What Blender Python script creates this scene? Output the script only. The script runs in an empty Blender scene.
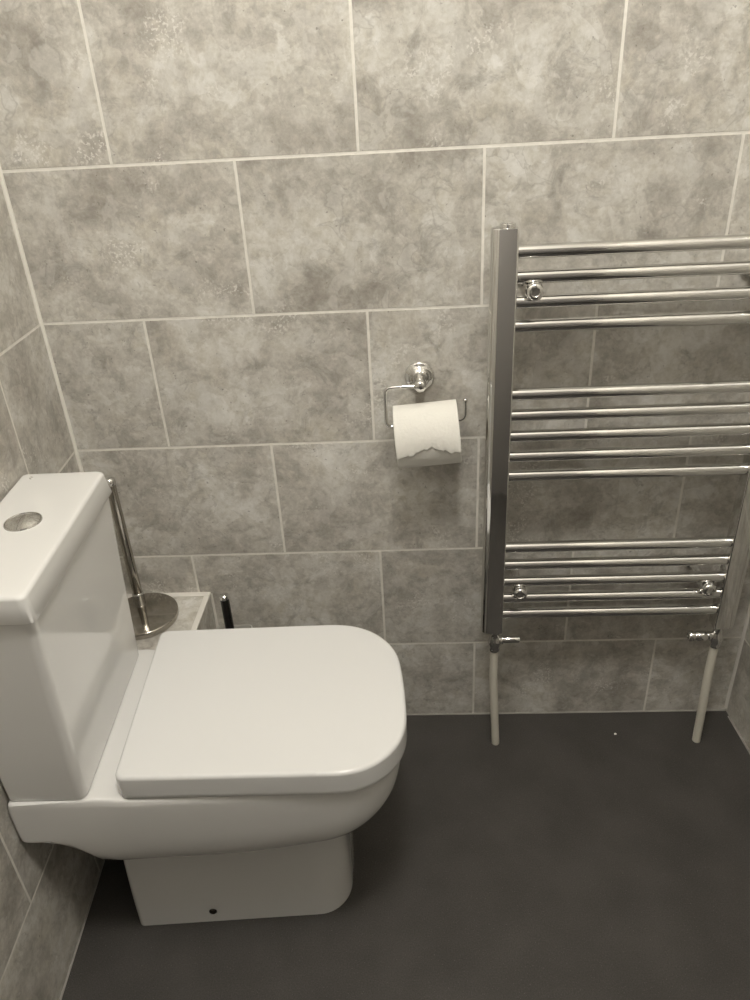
import bpy, bmesh, math, random
from mathutils import Vector, Matrix
S = bpy.context.scene
COL = S.collection
PI = math.pi

# ------------------------------------------------------------------ materials
def new_mat(name):
    m = bpy.data.materials.new(name); m.use_nodes = True
    nt = m.node_tree
    return m, nt, nt.nodes['Principled BSDF']

def simple(name, col, rough=.4, metal=0., coat=0., spec=.5, noise=0., bump=0., scale=60.):
    m, nt, b = new_mat(name)
    b.inputs['Base Color'].default_value = (*col, 1)
    b.inputs['Roughness'].default_value = rough
    b.inputs['Metallic'].default_value = metal
    b.inputs['Coat Weight'].default_value = coat
    b.inputs['Coat Roughness'].default_value = .05
    b.inputs['Specular IOR Level'].default_value = spec
    if noise or bump:
        tc = nt.nodes.new('ShaderNodeTexCoord')
        n = nt.nodes.new('ShaderNodeTexNoise'); n.inputs['Scale'].default_value = scale; n.inputs['Detail'].default_value = 4
        nt.links.new(tc.outputs['Object'], n.inputs['Vector'])
        if noise:
            r = nt.nodes.new('ShaderNodeMix'); r.data_type = 'RGBA'
            r.inputs['A'].default_value = (*[c*(1-noise) for c in col], 1)
            r.inputs['B'].default_value = (*[min(1, c*(1+noise)) for c in col], 1)
            nt.links.new(n.outputs['Fac'], r.inputs['Factor']); nt.links.new(r.outputs['Result'], b.inputs['Base Color'])
        if bump:
            bp = nt.nodes.new('ShaderNodeBump'); bp.inputs['Strength'].default_value = bump; bp.inputs['Distance'].default_value = .002
            nt.links.new(n.outputs['Fac'], bp.inputs['Height']); nt.links.new(bp.outputs['Normal'], b.inputs['Normal'])
    return m

TW, TH = .403, .253        # tile module with its joint
ROWZ = 1.2317              # height of one bed joint above the floor

def tile_mat(name, u_even, seed, only_speckle=False):
    """grey concrete-look wall tiles laid half-bond; object x runs along the wall, object z is height"""
    m, nt, b = new_mat(name)
    N, L = nt.nodes, nt.links
    def val(x):
        return x
    def math_(op, a, c=None, d=None):
        n = N.new('ShaderNodeMath'); n.operation = op
        for i, v in enumerate((a, c, d)):
            if v is None: continue
            if isinstance(v, (int, float)): n.inputs[i].default_value = v
            else: L.new(v, n.inputs[i])
        return n.outputs[0]
    def ramp(src, stops):
        r = N.new('ShaderNodeValToRGB'); L.new(src, r.inputs[0])
        el = r.color_ramp.elements
        while len(el) < len(stops): el.new(.5)
        for e, (p, c) in zip(el, stops):
            e.position = p; e.color = (*c, 1) if isinstance(c, tuple) else (c, c, c, 1)
        return r.outputs[0]
    def noise(vec, scale, detail, rough, dist=0.):
        n = N.new('ShaderNodeTexNoise'); n.inputs['Scale'].default_value = scale
        n.inputs['Detail'].default_value = detail; n.inputs['Roughness'].default_value = rough
        n.inputs['Distortion'].default_value = dist
        L.new(vec, n.inputs['Vector']); return n.outputs['Fac']
    def mix(fac, a, c, mode='MIX'):
        n = N.new('ShaderNodeMix'); n.data_type = 'RGBA'; n.blend_type = mode
        for k, v in (('Factor', fac), ('A', a), ('B', c)):
            if isinstance(v, (int, float)): n.inputs[k].default_value = v
            elif isinstance(v, tuple): n.inputs[k].default_value = (*v, 1)
            else: L.new(v, n.inputs[k])
        return n.outputs['Result']
    tc = N.new('ShaderNodeTexCoord'); sx = N.new('ShaderNodeSeparateXYZ'); L.new(tc.outputs['Object'], sx.inputs[0])
    u, z = sx.outputs['X'], sx.outputs['Z']
    # a slight waviness of the hand-laid joints
    v = math_('DIVIDE', math_('SUBTRACT', z, ROWZ), TH)
    row = math_('FLOOR', v)
    par = math_('FLOORED_MODULO', row, 2.0)
    uu = math_('ADD', math_('DIVIDE', math_('SUBTRACT', u, u_even), TW), math_('MULTIPLY', par, .5))
    col = math_('FLOOR', uu)
    fu, fv = math_('FRACT', uu), math_('FRACT', v)
    du = math_('MULTIPLY', math_('MINIMUM', fu, math_('SUBTRACT', 1.0, fu)), TW)
    dv = math_('MULTIPLY', math_('MINIMUM', fv, math_('SUBTRACT', 1.0, fv)), TH)
    d = math_('MINIMUM', du, dv)
    mr = N.new('ShaderNodeMapRange'); mr.interpolation_type = 'SMOOTHSTEP'
    L.new(d, mr.inputs['Value']); mr.inputs['From Min'].default_value = .0019; mr.inputs['From Max'].default_value = .0029
    face = mr.outputs['Result']                              # 1 on the tile, 0 in the joint
    cid = N.new('ShaderNodeCombineXYZ'); L.new(col, cid.inputs[0]); L.new(row, cid.inputs[1]); cid.inputs[2].default_value = seed
    wn = N.new('ShaderNodeTexWhiteNoise'); wn.noise_dimensions = '3D'; L.new(cid.outputs[0], wn.inputs['Vector'])
    sc = N.new('ShaderNodeVectorMath'); sc.operation = 'SCALE'; L.new(wn.outputs['Color'], sc.inputs[0]); sc.inputs['Scale'].default_value = 40.
    ad = N.new('ShaderNodeVectorMath'); L.new(tc.outputs['Object'], ad.inputs[0]); L.new(sc.outputs[0], ad.inputs[1])
    P = ad.outputs[0]
    # clouds
    big = noise(P, 8., 6., .62, .5)
    base = ramp(big, [(.32, (.385, .363, .33)), (.48, (.50, .483, .447)), (.64, (.635, .618, .577))])
    # broken mid-size mottling
    mid = noise(P, 26., 6., .68, .35)
    c0 = mix(.42, base, ramp(mid, [(.34, (.37, .365, .355)), (.5, (.5, .5, .5)), (.66, (.625, .625, .62))]), 'OVERLAY')
    fm = noise(P, 62., 7., .72, .6)
    c0 = mix(.34, c0, ramp(fm, [(.38, (.34, .335, .325)), (.50, (.5, .5, .5)), (.60, (.61, .61, .605))]), 'OVERLAY')
    # overlapping lobes with crisp water-mark edges
    ter = noise(P, 9., 4., .52, .35)
    c0 = mix(.85, c0, ramp(ter, [(.30, (.41, .404, .394)), (.448, (.465, .461, .455)), (.458, (.53, .528, .523)), (.560, (.475, .472, .466)), (.570, (.575, .575, .572)), (.70, (.53, .53, .525))]), 'OVERLAY')
    ter2 = noise(P, 24., 5., .60, .3)
    c0 = mix(.60, c0, ramp(ter2, [(.36, (.40, .394, .384)), (.470, (.48, .476, .47)), (.482, (.53, .528, .524)), (.590, (.505, .502, .498)), (.602, (.60, .60, .598))]), 'OVERLAY')
    # soft pale pebbly patches with thin darker rims, only in places
    w1 = noise(P, 19., 3., .5, .5)
    rim = ramp(math_('ABSOLUTE', math_('SUBTRACT', w1, .585)), [(.0, 1.), (.020, 0.)])
    patch = ramp(w1, [(.575, 0.), (.615, 1.)])
    msk = ramp(noise(P, 5.5, 3., .5), [(.46, 0.), (.62, 1.)])
    c1 = mix(math_('MULTIPLY', patch, .42), c0, (.575, .56, .525))
    c2 = mix(math_('MULTIPLY', math_('MULTIPLY', rim, msk), .38), c1, (.28, .262, .235))
    # darker smudges
    sm = ramp(noise(P, 15., 7., .72, .7), [(.56, 0.), (.66, 1.)])
    c3 = mix(math_('MULTIPLY', sm, .50), c2, (.255, .238, .212))
    # fine grain
    gr = noise(P, 160., 4., .7)
    c4 = mix(.30, c3, ramp(gr, [(.3, .35), (.7, .65)]), 'OVERLAY')
    # clusters of pale flecks and a few dark pits
    cl = ramp(noise(P, 10., 3., .55), [(.59, 0.), (.67, 1.)])
    fl = ramp(noise(P, 210., 2., .55), [(.55, 0.), (.60, 1.)])
    c5 = mix(math_('MULTIPLY', math_('MULTIPLY', cl, fl), .75), c4, (.72, .70, .66))
    pit = ramp(noise(P, 130., 3., .55), [(.68, 0.), (.75, 1.)])
    c6 = mix(math_('MULTIPLY', pit, .6), c5, (.12, .11, .1))
    # each tile a touch lighter or darker
    tint = math_('ADD', .95, math_('MULTIPLY', wn.outputs['Value'], .10))
    tn = N.new('ShaderNodeVectorMath'); tn.operation = 'SCALE'; L.new(c6, tn.inputs[0]); L.new(tint, tn.inputs['Scale'])
    gn = noise(tc.outputs['Object'], 60., 3., .6)
    grout = ramp(gn, [(.3, (.70, .675, .62)), (.7, (.82, .795, .735))])
    if only_speckle:
        L.new(tn.outputs[0], b.inputs['Base Color'])
    else:
        L.new(mix(face, grout, tn.outputs[0]), b.inputs['Base Color'])
        rr = math_('SUBTRACT', .75, math_('MULTIPLY', face, .33))
        L.new(rr, b.inputs['Roughness'])
        bp = N.new('ShaderNodeBump'); bp.inputs['Strength'].default_value = .5; bp.inputs['Distance'].default_value = .0012
        hgt = math_('ADD', face, math_('MULTIPLY', noise(P, 60., 4., .6), .12))
        L.new(hgt, bp.inputs['Height']); L.new(bp.outputs['Normal'], b.inputs['Normal'])
    if only_speckle: b.inputs['Roughness'].default_value = .42
    b.inputs['Specular IOR Level'].default_value = .4
    return m

def floor_mat():
    m, nt, b = new_mat('charcoal_vinyl')
    N, L = nt.nodes, nt.links
    tc = N.new('ShaderNodeTexCoord')
    def noise(s, d):
        n = N.new('ShaderNodeTexNoise'); n.inputs['Scale'].default_value = s; n.inputs['Detail'].default_value = d
        L.new(tc.outputs['Object'], n.inputs['Vector']); return n.outputs['Fac']
    def ramp(src, st):
        r = N.new('ShaderNodeValToRGB'); L.new(src, r.inputs[0])
        el = r.color_ramp.elements
        while len(el) < len(st): el.new(.5)
        for e, (p, c) in zip(el, st): e.position = p; e.color = (*c, 1)
        return r.outputs[0]
    base = ramp(noise(9., 4.), [(.35, (.052, .048, .0435)), (.65, (.066, .061, .056))])
    grain = ramp(noise(420., 3.), [(.3, (.36, .36, .36)), (.7, (.64, .64, .64))])
    mx = N.new('ShaderNodeMix'); mx.data_type = 'RGBA'; mx.blend_type = 'OVERLAY'; mx.inputs['Factor'].default_value = .8
    L.new(base, mx.inputs['A']); L.new(grain, mx.inputs['B'])
    sp = ramp(noise(520., 1.), [(.70, (0, 0, 0)), (.76, (1, 1, 1))])
    m2 = N.new('ShaderNodeMix'); m2.data_type = 'RGBA'; L.new(sp, m2.inputs['Factor'])
    L.new(mx.outputs['Result'], m2.inputs['A']); m2.inputs['B'].default_value = (.16, .15, .14, 1)
    L.new(m2.outputs['Result'], b.inputs['Base Color'])
    b.inputs['Roughness'].default_value = .62; b.inputs['Specular IOR Level'].default_value = .35
    bp = N.new('ShaderNodeBump'); bp.inputs['Strength'].default_value = .25; bp.inputs['Distance'].default_value = .0006
    L.new(noise(420., 3.), bp.inputs['Height']); L.new(bp.outputs['Normal'], b.inputs['Normal'])
    return m

CHROME = simple('chrome', (.74, .735, .72), .055, 1.)
STEEL = simple('polished_steel', (.47, .445, .405), .10, 1.)
CERAMIC = simple('white_ceramic', (.75, .745, .73), .10, 0., .6, noise=.006, scale=8)
PLASTIC = simple('white_plastic', (.735, .735, .73), .12, noise=.006, scale=8)
PAPER = simple('tissue_paper', (.77, .755, .705), .95, spec=.1, noise=.025, bump=.35, scale=220)
CARD = simple('grey_card', (.40, .35, .28), .9, noise=.1)
PIPEW = simple('cream_plastic', (.70, .67, .585), .40, noise=.06, scale=30)
SEAL = simple('white_sealant', (.76, .735, .68), .55, noise=.05, scale=40)
DIRTY = simple('grey_sealant', (.33, .315, .285), .7, noise=.25, scale=60)
BLACK = simple('black_plastic', (.012, .011, .010), .25, noise=.1)
FROST = simple('frosted_plastic', (.50, .48, .44), .35, noise=.04)
GREYM = simple('grey_print', (.30, .285, .26), .4, noise=.02)
PLASTER = simple('white_paint', (.78, .76, .72), .8, noise=.02)
BRISTLE = simple('bristles', (.7, .69, .66), .8, noise=.2, scale=300)

# ------------------------------------------------------------------ helpers
def link(name, bm, mat, parent=None, smooth=True, angle=40, bevel=None, loc=None):
    bmesh.ops.recalc_face_normals(bm, faces=bm.faces[:])
    if smooth:
        for f in bm.faces: f.smooth = True
        for e in bm.edges:
            if len(e.link_faces) == 2 and e.calc_face_angle(0) > math.radians(angle): e.smooth = False
    me = bpy.data.meshes.new(name); bm.to_mesh(me); bm.free()
    me.materials.append(mat)
    o = bpy.data.objects.new(name, me); COL.objects.link(o)
    if parent: o.parent = parent
    if loc: o.location = loc
    if bevel:
        md = o.modifiers.new('bevel', 'BEVEL'); md.width = bevel; md.segments = 3; md.limit_method = 'ANGLE'; md.angle_limit = math.radians(35)
    return o

def tag(o, label, cat, group=None):
    o['label'] = label; o['category'] = cat
    if group: o['group'] = group
    return o

def thing(name, label, cat, loc=(0, 0, 0), rz=0., group=None):
    o = bpy.data.objects.new(name, None); COL.objects.link(o)
    o.empty_display_size = .05
    o.location = loc; o.rotation_euler = (0, 0, rz)
    return tag(o, label, cat, group)

def loft(loops, cap0=True, cap1=True, bm=None):
    bm = bm or bmesh.new()
    rows = [[bm.verts.new(p) for p in lp] for lp in loops]
    n = len(rows[0])
    for a, b in zip(rows, rows[1:]):
        for i in range(n):
            j = (i+1) % n
            bm.faces.new((a[i], a[j], b[j], b[i]))
    if cap0: bm.faces.new(rows[0][::-1])
    if cap1: bm.faces.new(rows[-1])
    return bm

def frame(d):
    d = d.normalized()
    up = Vector((0, 0, 1)) if abs(d.z) < .9 else Vector((1, 0, 0))
    x = d.cross(up).normalized(); y = x.cross(d).normalized()
    return x, y

def tube(path, r, n=20, bm=None, caps=True):
    """round tube along a polyline; r a number or one radius per point"""
    path = [Vector(p) for p in path]
    rs = r if isinstance(r, (list, tuple)) else [r]*len(path)
    loops = []
    x = y = None
    for i, p in enumerate(path):
        d = (path[min(i+1, len(path)-1)] - path[max(i-1, 0)]).normalized()
        if x is None: x, y = frame(d)
        else:
            x = (x - d*x.dot(d)).normalized(); y = x.cross(d).normalized()
        loops.append([p + x*rs[i]*math.cos(2*PI*k/n) + y*rs[i]*math.sin(2*PI*k/n) for k in range(n)])
    return loft(loops, caps, caps, bm)

def lathe(prof, axis=(0, 0, 1), origin=(0, 0, 0), n=48, bm=None, caps=True):
    """profile of (radius, height) turned about an axis"""
    ax = Vector(axis).normalized(); x, y = frame(ax); o = Vector(origin)
    loops = [[o + ax*h + (x*math.cos(2*PI*k/n) + y*math.sin(2*PI*k/n))*max(r, 1e-5) for k in range(n)] for r, h in prof]
    return loft(loops, caps, caps, bm)

def box(x0, x1, y0, y1, z0, z1, bm=None):
    bm = bm or bmesh.new()
    return loft([[Vector((x0, y0, z)), Vector((x1, y0, z)), Vector((x1, y1, z)), Vector((x0, y1, z))] for z in (z0, z1)], bm=bm)

def round_path(pts, r, seg=8):
    """polyline with its inner corners rounded"""
    pts = [Vector(p) for p in pts]; out = [pts[0]]
    for a, b, c in zip(pts, pts[1:], pts[2:]):
        d0, d1 = (a-b).normalized(), (c-b).normalized()
        s, e = b + d0*r, b + d1*r
        for k in range(seg+1):
            t = k/seg; out.append(s*(1-t)**2 + b*2*t*(1-t) + e*t*t)
    out.append(pts[-1]); return out

def outline(a0, a1, hw, rr, rf, bow=0., b0=0., n=24, m=16, pw=2.0, wide=0.):
    """plan of a toilet part: a = out from the wall, b = across; small rear radii, big front radii (superellipse)"""
    pts = []
    rf = min(rf, hw*.98)
    def arc(ca, cb, r, s, e, p):
        for k in range(n+1):
            t = s + (e-s)*k/n
            c, q = math.cos(t), math.sin(t)
            pts.append([ca + r*math.copysign(abs(c)**(2/p), c), cb + r*math.copysign(abs(q)**(2/p), q)])
    def line(p, q):
        for k in range(1, m):
            t = k/m; pts.append([p[0]+(q[0]-p[0])*t, p[1]+(q[1]-p[1])*t])
    arc(a1-rf, hw-rf, rf, 0, PI/2, pw)
    line((a1-rf, hw), (a0+rr, hw))
    arc(a0+rr, hw-rr, rr, PI/2, PI, 2)
    line((a0, hw-rr), (a0, -hw+rr))
    arc(a0+rr, -hw+rr, rr, PI, 1.5*PI, 2)
    line((a0+rr, -hw), (a1-rf, -hw))
    arc(a1-rf, -hw+rf, rf, 1.5*PI, 2*PI, pw)
    line((a1, -hw+rf), (a1, hw-rf))
    for p in pts:
        t = (p[0]-a0)/(a1-a0)
        p[0] -= bow*(p[1]/hw)**2*max(0, t)**3
        p[1] = p[1]*(1 - wide*(1-t)) + b0
    return pts

def catmull(levels, per=6):
    """smooth interpolation through lists of numbers"""
    out = []
    L = [levels[0]] + levels + [levels[-1]]
    for i in range(1, len(L)-2):
        p0, p1, p2, p3 = L[i-1:i+3]
        for k in range(per):
            t = k/per
            out.append([.5*((2*b) + (-a+c)*t + (2*a-5*b+4*c-d)*t*t + (-a+3*b-3*c+d)*t**3) for a, b, c, d in zip(p0, p1, p2, p3)])
    out.append(list(levels[-1])); return out

def sstep(e0, e1, x):
    t = min(1, max(0, (x-e0)/(e1-e0))); return t*t*(3-2*t)

# ------------------------------------------------------------------ the room
W = 1.3867; SL, SR = .067, .041         # the side walls stand a few degrees off square
ZC, YR = 2.54, -2.0
def structure(o):
    o['kind'] = 'structure'; return o
def wall(name, length, mat, loc, rz, depth=.06):
    bm = box(-.08 if name == 'wall_back' else 0, length, 0, depth, 0, ZC)
    o = link(name, bm, mat, None, smooth=False); o.location = loc; o.rotation_euler = (0, 0, rz)
    return structure(o)
wall('wall_back', W+.08, tile_mat('tiles_back', .189, 3.), (0, 0, 0), 0)
# side walls: local x runs from the back corner towards the camera
def side(name, x0, slope, mat, flip):
    ln = math.hypot(YR*slope, YR)
    ang = math.atan2(-1., slope)
    y0, y1 = (-.06, 0) if flip else (0, .06)
    bm = box(0, ln, y0, y1, 0, ZC)
    o = link(name, bm, mat, None, smooth=False); o.location = (x0, 0, 0); o.rotation_euler = (0, 0, ang)
    return structure(o)
side('wall_left', 0, SL, tile_mat('tiles_left', .207, 11.), True)
side('wall_right', W, SR, tile_mat('tiles_right', .12, 23.), False)
o = link('wall_front', box(-.2, W+.25, YR-.06, YR, 0, ZC), simple('unseen_front_grey', (.20, .19, .18), .6, noise=.03), None, smooth=False); structure(o)  # unseen wall behind the camera, dark grey to cut bounce onto near faces
o = link('floor', box(-.1, W+.25, YR-.06, .06, -.05, 0), floor_mat(), None, smooth=False); structure(o)
o = link('ceiling', box(-.1, W+.25, YR-.06, .06, ZC, ZC+.05), PLASTER, None, smooth=False); structure(o)
# sealant beads in the corners and along the floor
structure(link('trim_1', tube([(.0012, -.0012, 0), (.0012, -.0012, ZC)], .0042, 10), SEAL))
structure(link('trim_2', tube([(W-.0012, -.0012, .01), (W-.0012, -.0012, ZC)], .0042, 10), SEAL))
structure(link('trim_3', tube([(0, -.0005, .0002), (W, -.0005, .0002)], .0022, 8), DIRTY))
structure(link('trim_4', tube([(.001, -.02, .0006), (.001+1.9*SL, -1.9, .0006)], .0026, 8), DIRTY))
structure(link('trim_5', tube([(W-.001, -.02, .0004), (W+1.9*SR-.001, -1.9, .0004)], .0022, 8), DIRTY))

# tiled pipe boxing in the corner behind the cistern
BX, BY, BZ = .214, -.19, .374
bm = bmesh.new()
vs = [(.0005, -.0008), (BX, -.0008), (BX, BY), (.0005-BY*SL, BY)]
loft([[Vector((x, y, z)) for x, y in vs] for z in (0, BZ)], bm=bm)
ledge = structure(link('wall_ledge', bm, tile_mat('tiles_ledge', -.3, 31., True), None, smooth=False, bevel=.001))
structure(link('trim_6', box(.008, BX+.0015, -.0150, -.0002, BZ-.002, BZ+.0028), SEAL, None, bevel=.001))
bm = box(BX-.011, BX+.0016, BY, -.0152, BZ-.002, BZ+.0026)
structure(link('trim_7', bm, SEAL, None, bevel=.0015))
structure(link('trim_8', tube([(BX+.001, -.001, 0), (BX+.001, -.001, BZ-.002)], .0035, 8), SEAL))

# ------------------------------------------------------------------ toilet
TH_ = .067; YC = -.4065
toilet = thing('toilet', 'white close-coupled toilet with its lid closed, standing against the left tiled wall', 'toilet',
               (SL*-YC, YC, 0), TH_)
# pan: pedestal, flared bowl and rear shelf in one ceramic surface
#        a0    a1    hw    rr    rf   z     k(off)
lv = [[.104, .500, .1150, .012, .058, .0000, 0],
      [.104, .501, .1150, .012, .058, .0040, 0],
      [.106, .500, .1145, .012, .058, .0800, 0],
      [.110, .497, .1135, .012, .058, .1700, 0],
      [.112, .497, .1125, .014, .058, .2180, .15]]
ls = catmull(lv, 5)
lb = [[.108, .502, .1150, .016, .062, .2180, .45],
      [.074, .524, .1310, .020, .072, .2260, .9],
      [.026, .552, .1530, .014, .085, .2420, 1.],
      [.006, .577, .1665, .010, .095, .2680, 1.],
      [.002, .594, .1720, .008, .100, .3050, .8],
      [.001, .602, .1740, .008, .104, .3500, .35],
      [.001, .604, .1745, .008, .106, .3850, .05],
      [.002, .603, .1735, .009, .106, .3970, 0],
      [.005, .600, .1705, .010, .104, .4030, 0],
      [.011, .594, .1640, .010, .100, .4040, 0]]
ls += catmull(lb, 6)
loops = []
for a0, a1, hw, rr, rf, z, k in ls:
    lp = []
    for a, b in outline(a0, a1, hw, rr, rf, bow=.012, pw=2.25):
        off = .030*(1-sstep(.035, .105, a)) + .030*sstep(.30, .60, a)
        zz = z + k*off
        rise = .0065*(1-sstep(.13, .19, a))*sstep(.36, .40, z)          # the shelf under the cistern stands a little proud of the rim
        zz += rise
        w = (1-sstep(.045, .125, a))*sstep(.212, .226, z)                 # the shelf keeps a crisp lower edge by the wall
        zz = zz*(1-w) + max(.322 + .10*(z-.226), zz)*w
        b = b*(1 + (.174/hw - 1)*w*.97)
        b -= .018*max(0, a-.15)*sstep(.2, .3, z)
        lp.append(Vector((a, b, zz)))
    loops.append(lp)
pan = link('pan', loft(loops), CERAMIC, toilet, angle=60)
# fixing screw cap low on the side of the pedestal
bm = lathe([(.0072, 0), (.0072, .002), (.0055, .0035), (.0018, .0044)], (0, -1, 0), (.245, -.1138, .030), 16)
sc = link('fixing_screw', bm, simple('dark_screw', (.10, .09, .08), .2, 1.), pan); sc['label'] = 'small dark fixing screw'
# seat ring just under the lid
bm = bmesh.new()
SK = .046
def skew(pts): return [(a - .012*b, b - SK*(a-.2)) for a, b in pts]      # the cover sits a touch crooked on its hinges
oo = lambda s, z: [Vector((a, b, z)) for a, b in skew(outline(.180+s, .605-s, .167-s, .02, .112, bow=.013, pw=2.3))]
loft([oo(.004, .4010), oo(.0, .4022), oo(0, .4048), oo(.004, .4060)], bm=bm)
link('seat', bm, PLASTIC, toilet, angle=50)
# lid: thick wrap-over cover
TOPZ = .4510
def lid_loop(s, f):
    return [Vector((a, b, .4065*(1-f) + TOPZ*f)) for a, b in skew(outline(.169+s, .613-s, .1745-s, .015, .120, bow=.014, b0=0, pw=2.3, wide=.012))]
ll = [lid_loop(.030, 0), lid_loop(.010, 0), lid_loop(.0025, 0), lid_loop(.0008, .015), lid_loop(0, .05), lid_loop(0, .2), lid_loop(0, .4), lid_loop(0, .6), lid_loop(0, .86)]
for k in range(1, 9):
    t = k/8*PI/2
    l = lid_loop(.0055*(1-math.cos(t)), .86)
    l2 = lid_loop(.0055*(1-math.cos(t)), 1)
    ll.append([p.lerp(q, math.sin(t)) for p, q in zip(l, l2)])
for s in (.009, .03, .06, .1):
    ll.append([Vector((p.x, p.y, TOPZ + .0012*(s/.1))) for p in lid_loop(s, 1)])
link('lid', loft(ll), PLASTIC, toilet, angle=60)
# cistern
CB = -.002
def shear(pts): return [(a, b - SK*(a-.07)) for a, b in pts]
def cl(a0, a1, hw, rr, rf, z): return [Vector((a, b, z)) for a, b in shear(outline(a0, a1, hw, rr, rf, b0=CB, pw=2.0))]
cl_levels = [[.010, .119, .163, .006, .012, .4110], [.006, .1235, .1675, .006, .014, .4130], [.006, .124, .168, .006, .014, .42], [.006, .1275, .170, .006, .014, .50],
             [.006, .132, .1715, .006, .014, .60], [.006, .1375, .1735, .006, .014, .70], [.006, .1405, .1760, .006, .014, .7508]]
link('cistern', loft([cl(*l) for l in cl_levels]), CERAMIC, toilet, angle=50)
def cll(s, z): return [Vector((a, b, z)) for a, b in shear(outline(.002+s*.4, .1455-s, .1812-s, .008, .012, b0=CB, pw=2.0))]
LZ = .7915
q = [cll(.008, .7518), cll(.001, .7520), cll(0, .7533), cll(.0040, .7790)]
for k in range(0, 9):
    t = k/8*PI/2; q.append(cll(.0045+.0065*(1-math.cos(t)), LZ-.0065+.0065*math.sin(t)))
for s in (.016, .025, .035, .05): q.append(cll(s, LZ+.0003))
clid = link('cistern_lid', loft(q), CERAMIC, toilet, angle=60)
BA, BB = .067, .010
bm = lathe([(.0270, 0), (.0270, .0012), (.0260, .0026), (.0250, .0026), (.0246, .0018)], (0, 0, 1), (BA, BB, LZ), 48, caps=True)
ring = link('flush_button', bm, CHROME, clid); ring['label'] = 'round chrome dual-flush push button'
# domed plates, split into a small and a large flush half
def dome(sgn):
    bm = bmesh.new(); rows = []; split = .006; R = .0240
    for i in range(9):
        fr = i/8
        row = []
        for k in range(25):
            t = -PI/2 + PI*k/24
            x, y = R*fr*math.cos(t), R*fr*math.sin(t)
            row.append((x, y))
        rows.append(row)
    vr = []
    for i, row in enumerate(rows):
        vr.append([bm.verts.new((BA + sgn*(x + .0002) , BB + y, LZ + .0020 + .0065*(1-(i/8)**2))) for x, y in row])
    for a, b in zip(vr, vr[1:]):
        for k in range(24): bm.faces.new((a[k], b[k], b[k+1], a[k+1]))
    bmesh.ops.remove_doubles(bm, verts=bm.verts[:], dist=1e-6)
    return bm
bmA = dome(1); bmB = dome(-1)
link('button_half', bmA, CHROME, clid); link('button_half', bmB, CHROME, clid)
# tiny printed maker's mark at the far corner of the cistern lid
bm = bmesh.new()
ex, ey = .023, .158
for i, (p, qq) in enumerate([((-.005, -.001), (-.001, .0015)), ((-.001, .0015), (.0015, -.001)), ((.0015, -.001), (.0045, .0012)), ((.0045, .0012), (.007, .0006))]):
    tube([(ex+p[1]*2, ey-p[0], LZ+.0003), (ex+qq[1]*2, ey-qq[0], LZ+.0003)], .0006, 6, bm)
link('emblem', bm, GREYM, clid)

# ------------------------------------------------------------------ toilet roll holder and roll
HX, HZ, HY = .682, .8535, -.056
holder = thing('toilet_roll_holder', 'chrome toilet roll holder with round wall rose and open wire arm on the back wall', 'toilet roll holder', (HX, 0, HZ))
bm = lathe([(.0275, 0), (.0278, .002), (.0272, .0045), (.0245, .0062), (.0195, .0068), (.0185, .0090), (.0165, .0110), (.0125, .0125), (.0118, .014)], (0, -1, 0), (0, 0, 0), 48)
link('wall_rose', bm, CHROME, holder, angle=70)
bm = lathe([(.0105, .010), (.0098, .022), (.0090, .034), (.0092, .044), (.0108, .049), (.0112, .056), (.0108, .062), (.007, .0655), (.001, .0665)], (0, -1, 0), (0, 0, .002), 32)
link('post', bm, CHROME, holder, angle=70)
wy = -.059
pth = round_path([(-.004, wy, .0025), (-.0630, wy, .0005), (-.0630, wy, -.0750), (.0800, wy, -.0645), (.0800, wy, -.0300)], .0125, 10)
bm = tube(pth, .0031, 14)
link('wire_arm', bm, CHROME, holder, angle=70)
bm = bmesh.new(); bmesh.ops.create_uvsphere(bm, u_segments=20, v_segments=12, radius=.0046, matrix=Matrix.Translation((.0800, wy, -.0285)))
link('tip', bm, CHROME, holder)

RR, RC, RLEN = .0570, .0225, .1155
rz0 = HZ - .0665 - RC + .0027 + .0008
RX = HX + .0110
roll = thing('toilet_roll', 'white toilet paper roll with a torn loose end hanging on the chrome wire arm', 'toilet roll', (RX, wy - .0015, rz0 - .0058))
roll.rotation_euler = (0, -.073, 0)
random.seed(5)
def ring_body(r_out, r_in, x0, x1, n=72, wob=0.):
    bm = bmesh.new()
    prof = [(r_in, x0), (r_out-.002, x0), (r_out, x0+.0015), (r_out, (x0+x1)/2), (r_out, x1-.0015), (r_out-.002, x1), (r_in, x1)]
    rows = []
    for r, x in prof:
        rows.append([bm.verts.new((x, (r + wob*math.sin(3*t+1)+wob*.6*math.sin(5*t))*math.cos(t), (r + wob*math.sin(3*t+1)+wob*.6*math.sin(5*t))*math.sin(t))) for t in [2*PI*k/n for k in range(n)]])
    rows.append(rows[0])
    for a, b in zip(rows, rows[1:]):
        for k in range(n): bm.faces.new((a[k], a[(k+1) % n], b[(k+1) % n], b[k]))
    return bm
link('paper', ring_body(RR, RC+.001, -RLEN/2, RLEN/2, wob=.0004), PAPER, roll, angle=50)
link('core', ring_body(RC+.0009, RC, -RLEN/2+.001, RLEN/2-.001), CARD, roll)
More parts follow.
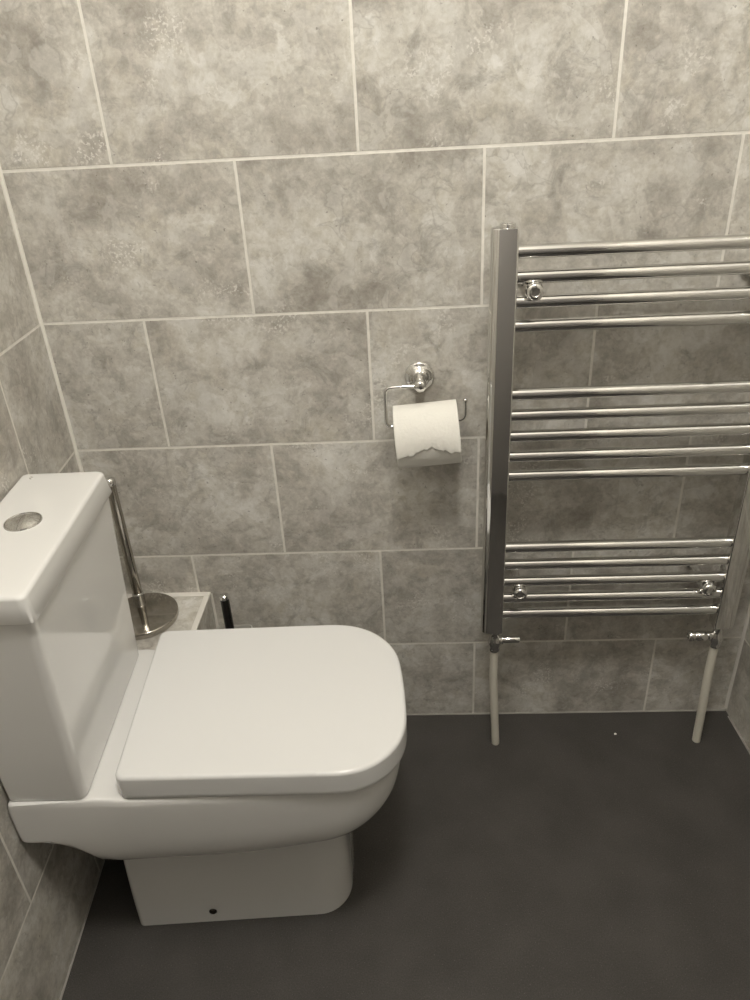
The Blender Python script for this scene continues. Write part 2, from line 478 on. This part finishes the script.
# the loose last sheet: over the top and down the front, torn along a ragged arch, corners lifting
NU, NV = 44, 40
bm = bmesh.new(); grid = []
for i in range(NU+1):
    s = i/NU; x = -RLEN/2 + .0005 + (RLEN-.001)*s
    arch = -.30*math.exp(-((s-.52)/.24)**2)
    rag = .035*math.sin(31*s) + .025*math.sin(53*s+1) + .02*math.sin(97*s)
    edge = .25 + arch*-1.0*-1 + rag*.8                     # angle below the horizontal where the sheet ends
    t_end = -(edge + .10*(1-abs(2*s-1)))                   # negative = below the axis on the front
    row = []
    for j in range(NV+1):
        f = j/NV
        t = 2.0 + (t_end - 2.0)*f
        lift = .0007 + .0045*max(0, f-.72)**1.4*6*(abs(2*s-1)**1.5) + .0008*sstep(.8, 1, f)*math.sin(40*s)
        r = RR + .0006 + lift
        row.append(bm.verts.new((x, -r*math.cos(t), r*math.sin(t))))
    grid.append(row)
for a, b in zip(grid, grid[1:]):
    for j in range(NV): bm.faces.new((a[j], a[j+1], b[j+1], b[j]))
o = link('loose_sheet', bm, PAPER, roll, angle=80)
md = o.modifiers.new('thick', 'SOLIDIFY'); md.thickness = .0006; md.offset = -.6

# ------------------------------------------------------------------ towel radiator
PXL, PXR, PW, PYF, PYB, PZ0, PZ1 = .840, 1.2685, .043, -.100, -.068, .3245, 1.121
BARY = -.085
rad = thing('towel_radiator', 'chrome ladder towel radiator with fourteen bars fixed to the back wall', 'towel radiator', ((PXL+PXR)/2, 0, PZ0))
RX0, RZ0 = (PXL+PXR)/2, PZ0
def P(x, y, z): return Vector((x-RX0, y, z-RZ0))
def post_section(xi, sgn):
    """D-shaped upright: flat inner and front faces, round outer side"""
    pts = []
    def arc(cx, cy, r, s, e, n):
        for k in range(n+1):
            t = s+(e-s)*k/n; pts.append((cx + r*math.cos(t), cy + r*math.sin(t)))
    w = PW; d = PYB-PYF
    # x measured outwards from the inner face, y from front to back
    arc(.0025, .0025, .0025, PI, 1.5*PI, 5)
    arc(w-.0155, .0155, .0155, 1.5*PI, 2*PI, 14)
    arc(w-.0155, d-.0155, .0155, 0, PI/2, 14)
    arc(.0025, d-.0025, .0025, PI/2, PI, 5)
    return [(xi + sgn*x, PYF + y) for x, y in pts]
for xi, sgn in ((PXL, -1), (PXR, 1)):
    sec = post_section(xi, sgn)
    cx = sum(x for x, y in sec)/len(sec); cy = sum(y for x, y in sec)/len(sec)
    ins = lambda s, z: [P(cx + (x-cx)*(1-s), cy + (y-cy)*(1-s), z) for x, y in sec]
    bm = loft([ins(.06, PZ0), ins(0, PZ0+.0012), ins(0, PZ1-.0015), ins(.03, PZ1-.0004), ins(.08, PZ1)])
    post = link('post', bm, CHROME, rad, angle=35)
    c = P(xi + sgn*.017, BARY, PZ1)
    bm = lathe([(.0125, -.002), (.0125, .0045), (.0118, .0060), (.0085, .0062), (.0080, .0050), (.0035, .0050), (.0032, .0066), (.0005, .0068)], (0, 0, 1), c, 36)
    link('end_cap', bm, CHROME, post, angle=50)
bars = [1.083, 1.0435, 1.0035, .9635, .8435, .804, .764, .724, .684, .527, .487, .447, .407, .367]
bar0 = None
for z in bars:
    if bar0 is None:
        L_ = PXR - PXL + .004
        bm = tube([(-L_/2, 0, 0), (L_/2, 0, 0)], .0108, 32)
        bar0 = o = link('bar', bm, CHROME, rad, angle=50)
    else:
        o = bar0.copy(); COL.objects.link(o); o.parent = rad
    o.location = P(RX0, BARY, z)
# wall brackets between the bars
def bracket(x, z):
    c = P(x, 0, z)
    bm = lathe([(.0145, 0.0005), (.0150, .004), (.0140, .006), (.0085, .0075), (.0080, .070)], (0, -1, 0), c, 28)
    br = link('wall_bracket', bm, CHROME, rad, angle=50)
    bm = lathe([(.0080, .066), (.0140, .068), (.0152, .074), (.0152, .096), (.0140, .1045), (.0115, .1075), (.0078, .1082), (.0070, .1050), (.0012, .1045)], (0, -1, 0), c, 28)
    cap = link('bracket_cap', bm, CHROME, br, angle=40)
    return br
for x, z in ((.868, 1.0235), (1.243, 1.0235), (.872, .427), (1.241, .427)): bracket(x, z)
# valves under the posts, their spindles pointing inwards
def valve(x, sgn, lock):
    bm = lathe([(.0085, .006), (.0125, .003), (.0130, -.004), (.0095, -.008), (.0085, -.014), (.0100, -.020), (.0128, -.026), (.0138, -.033), (.0128, -.040), (.0105, -.045), (.0115, -.048), (.0115, -.053), (.0090, -.056)],
               (0, 0, 1), P(x, BARY, PZ0), 32)
    # short side spout
    lathe([(.0085, .0), (.0085, .012), (.0100, .014), (.0100, .017), (.0070, .019)], (sgn, 0, 0), P(x, BARY, PZ0-.027), 24, bm)
    v = link('valve', bm, CHROME, rad, angle=45)
    if lock:
        pr_ = [(.0075, .016), (.0090, .020), (.0105, .022), (.0108, .040), (.0090, .042), (.0090, .046), (.0112, .048), (.0112, .056), (.0095, .058), (.006, .058), (.0055, .054), (.0005, .054)]
    else:
        pr_ = [(.0070, .016), (.0078, .018), (.0080, .050), (.0074, .052), (.0005, .0525)]
    link('valve_spindle', lathe(pr_, (sgn, 0, 0), P(x, BARY, PZ0-.027), 28), CHROME, v, angle=45)
VL, VR = .8265, 1.2835
valve(VL, 1, False); valve(VR, -1, True)
# cream pipe sleeves from the valves to the floor
def pipe(x, x1, label):
    bm = tube([(x, BARY, PZ0-.052), (x, BARY-.001, .2), ((x+x1)/2, BARY-.003, .1), (x1, BARY-.005, .004), (x1, BARY-.005, -.0)], [.0082, .0088, .0088, .0088, .0088], 24)
    o = link('radiator_pipe', bm, PIPEW, None, angle=50)
    return tag(o, label, 'pipe', 'cream pipes under the towel radiator')
pipe(VL, .8365, 'cream pipe from the left radiator valve down to the floor, nearer the toilet')
pipe(VR, 1.2875, 'cream pipe from the right radiator valve down to the floor, near the right corner')

# ------------------------------------------------------------------ steel stand on the ledge
DZ = BZ
stand = thing('toilet_roll_stand', 'polished steel spare toilet roll stand with round base on the tiled ledge behind the cistern', 'toilet roll stand', (.092, -.0865, DZ))
bm = lathe([(.070, 0), (.0725, .0012), (.0732, .003), (.0732, .0115), (.0722, .0138), (.070, .0146), (.0005, .0148)], (0, 0, 1), (0, 0, 0), 72)
base = link('base', bm, STEEL, stand, angle=50)
px_, py_ = -.024, .053
bm = lathe([(.0102, .0146), (.0102, .290), (.0095, .293)], (0, 0, 1), (px_, py_, 0), 28)
link('pole', bm, STEEL, stand, angle=50)
bm = lathe([(.0125, .0146), (.0125, .026), (.0115, .029), (.0103, .030)], (0, 0, 1), (px_, py_, 0), 28)
link('collar', bm, CHROME, stand, angle=50)
bm = lathe([(.0102, .290), (.0116, .2915), (.0118, .297), (.0108, .3035), (.006, .3065), (.0005, .307)], (0, 0, 1), (px_, py_, 0), 28)
link('finial', bm, CHROME, stand, angle=50)

# ------------------------------------------------------------------ toilet brush behind the pan
bx, by = .270, -.085
def sq(h, z):
    return [Vector((a, b, z)) for a, b in outline(-h, h, h, .010*h/.04, .010*h/.04, n=6, m=4)]
bh = link('brush_holder', loft([sq(.036, 0), sq(.0385, .002), sq(.0400, .317), sq(.0394, .3195), sq(.0380, .3195), sq(.0374, .318), sq(.0362, .012), sq(.034, .010)]), FROST, None, angle=50, loc=(bx, by, 0))
tag(bh, 'pale rimmed brush pot on the floor behind the toilet lid', 'brush holder')
brush = thing('toilet_brush', 'black toilet brush handle with a chrome tip sticking up behind the toilet lid', 'toilet brush', (bx, by, .0105))
h0 = .4125
link('handle', lathe([(.0075, .13), (.0092, .16), (.0092, h0), (.0080, h0+.001)], (0, 0, 1), (0, 0, 0), 28), BLACK, brush, angle=50)
link('tip_cap', lathe([(.0095, h0-.003), (.0098, h0), (.0095, h0+.0055), (.0077, h0+.007), (.005, h0+.0062), (.0005, h0+.006)], (0, 0, 1), (0, 0, 0), 28), CHROME, brush, angle=40)
link('bristle_head', lathe([(.008, .14), (.026, .125), (.033, .09), (.034, .05), (.028, .015), (.010, .0012)], (0, 0, 1), (0, 0, 0), 28), BRISTLE, brush)

# ------------------------------------------------------------------ crumbs on the floor
def crumb(x, y, r, seed, label):
    random.seed(seed)
    bm = bmesh.new(); bmesh.ops.create_icosphere(bm, subdivisions=2, radius=r)
    for v in bm.verts: v.co *= random.uniform(.7, 1.2); v.co.z = v.co.z*.45
    mz = min(v.co.z for v in bm.verts)
    for v in bm.verts: v.co.z -= mz
    tag(link('paper_crumb', bm, PAPER, None, loc=(x, y, 0)), label, 'crumb')
crumb(1.112, -.070, .0030, 1, 'white crumb on the dark floor below the towel radiator, between its two pipes')
crumb(.985, -.645, .0020, 2, 'tiny white crumb on the dark floor in the open area near the bottom right')

# ------------------------------------------------------------------ light: one soft ceiling globe, out of view
l = bpy.data.lights.new('ceiling_globe', 'POINT'); l.energy = 48.5; l.shadow_soft_size = .15; l.color = (1, .968, .905)
lo = bpy.data.objects.new('ceiling_globe', l); COL.objects.link(lo); lo.location = (.68, -.95, 2.36)
w = bpy.data.worlds.new('world'); S.world = w; w.use_nodes = True
w.node_tree.nodes['Background'].inputs[0].default_value = (.05, .048, .045, 1)

# ------------------------------------------------------------------ camera
cam = bpy.data.cameras.new('camera'); co = bpy.data.objects.new('camera', cam); COL.objects.link(co)
co.location = (.6617, -1.2979, 1.3136); co.rotation_euler = (1.0648, .0497, .0300)
cam.sensor_fit = 'VERTICAL'; cam.sensor_height = 36; cam.sensor_width = 27; cam.lens = 733.84/1000*36
cam.clip_start = .01
S.camera = co
S.view_settings.view_transform = 'Standard'; S.view_settings.look = 'None'
S.view_settings.gamma = 1; S.view_settings.use_curve_mapping = False
S.view_settings.exposure = 0.0
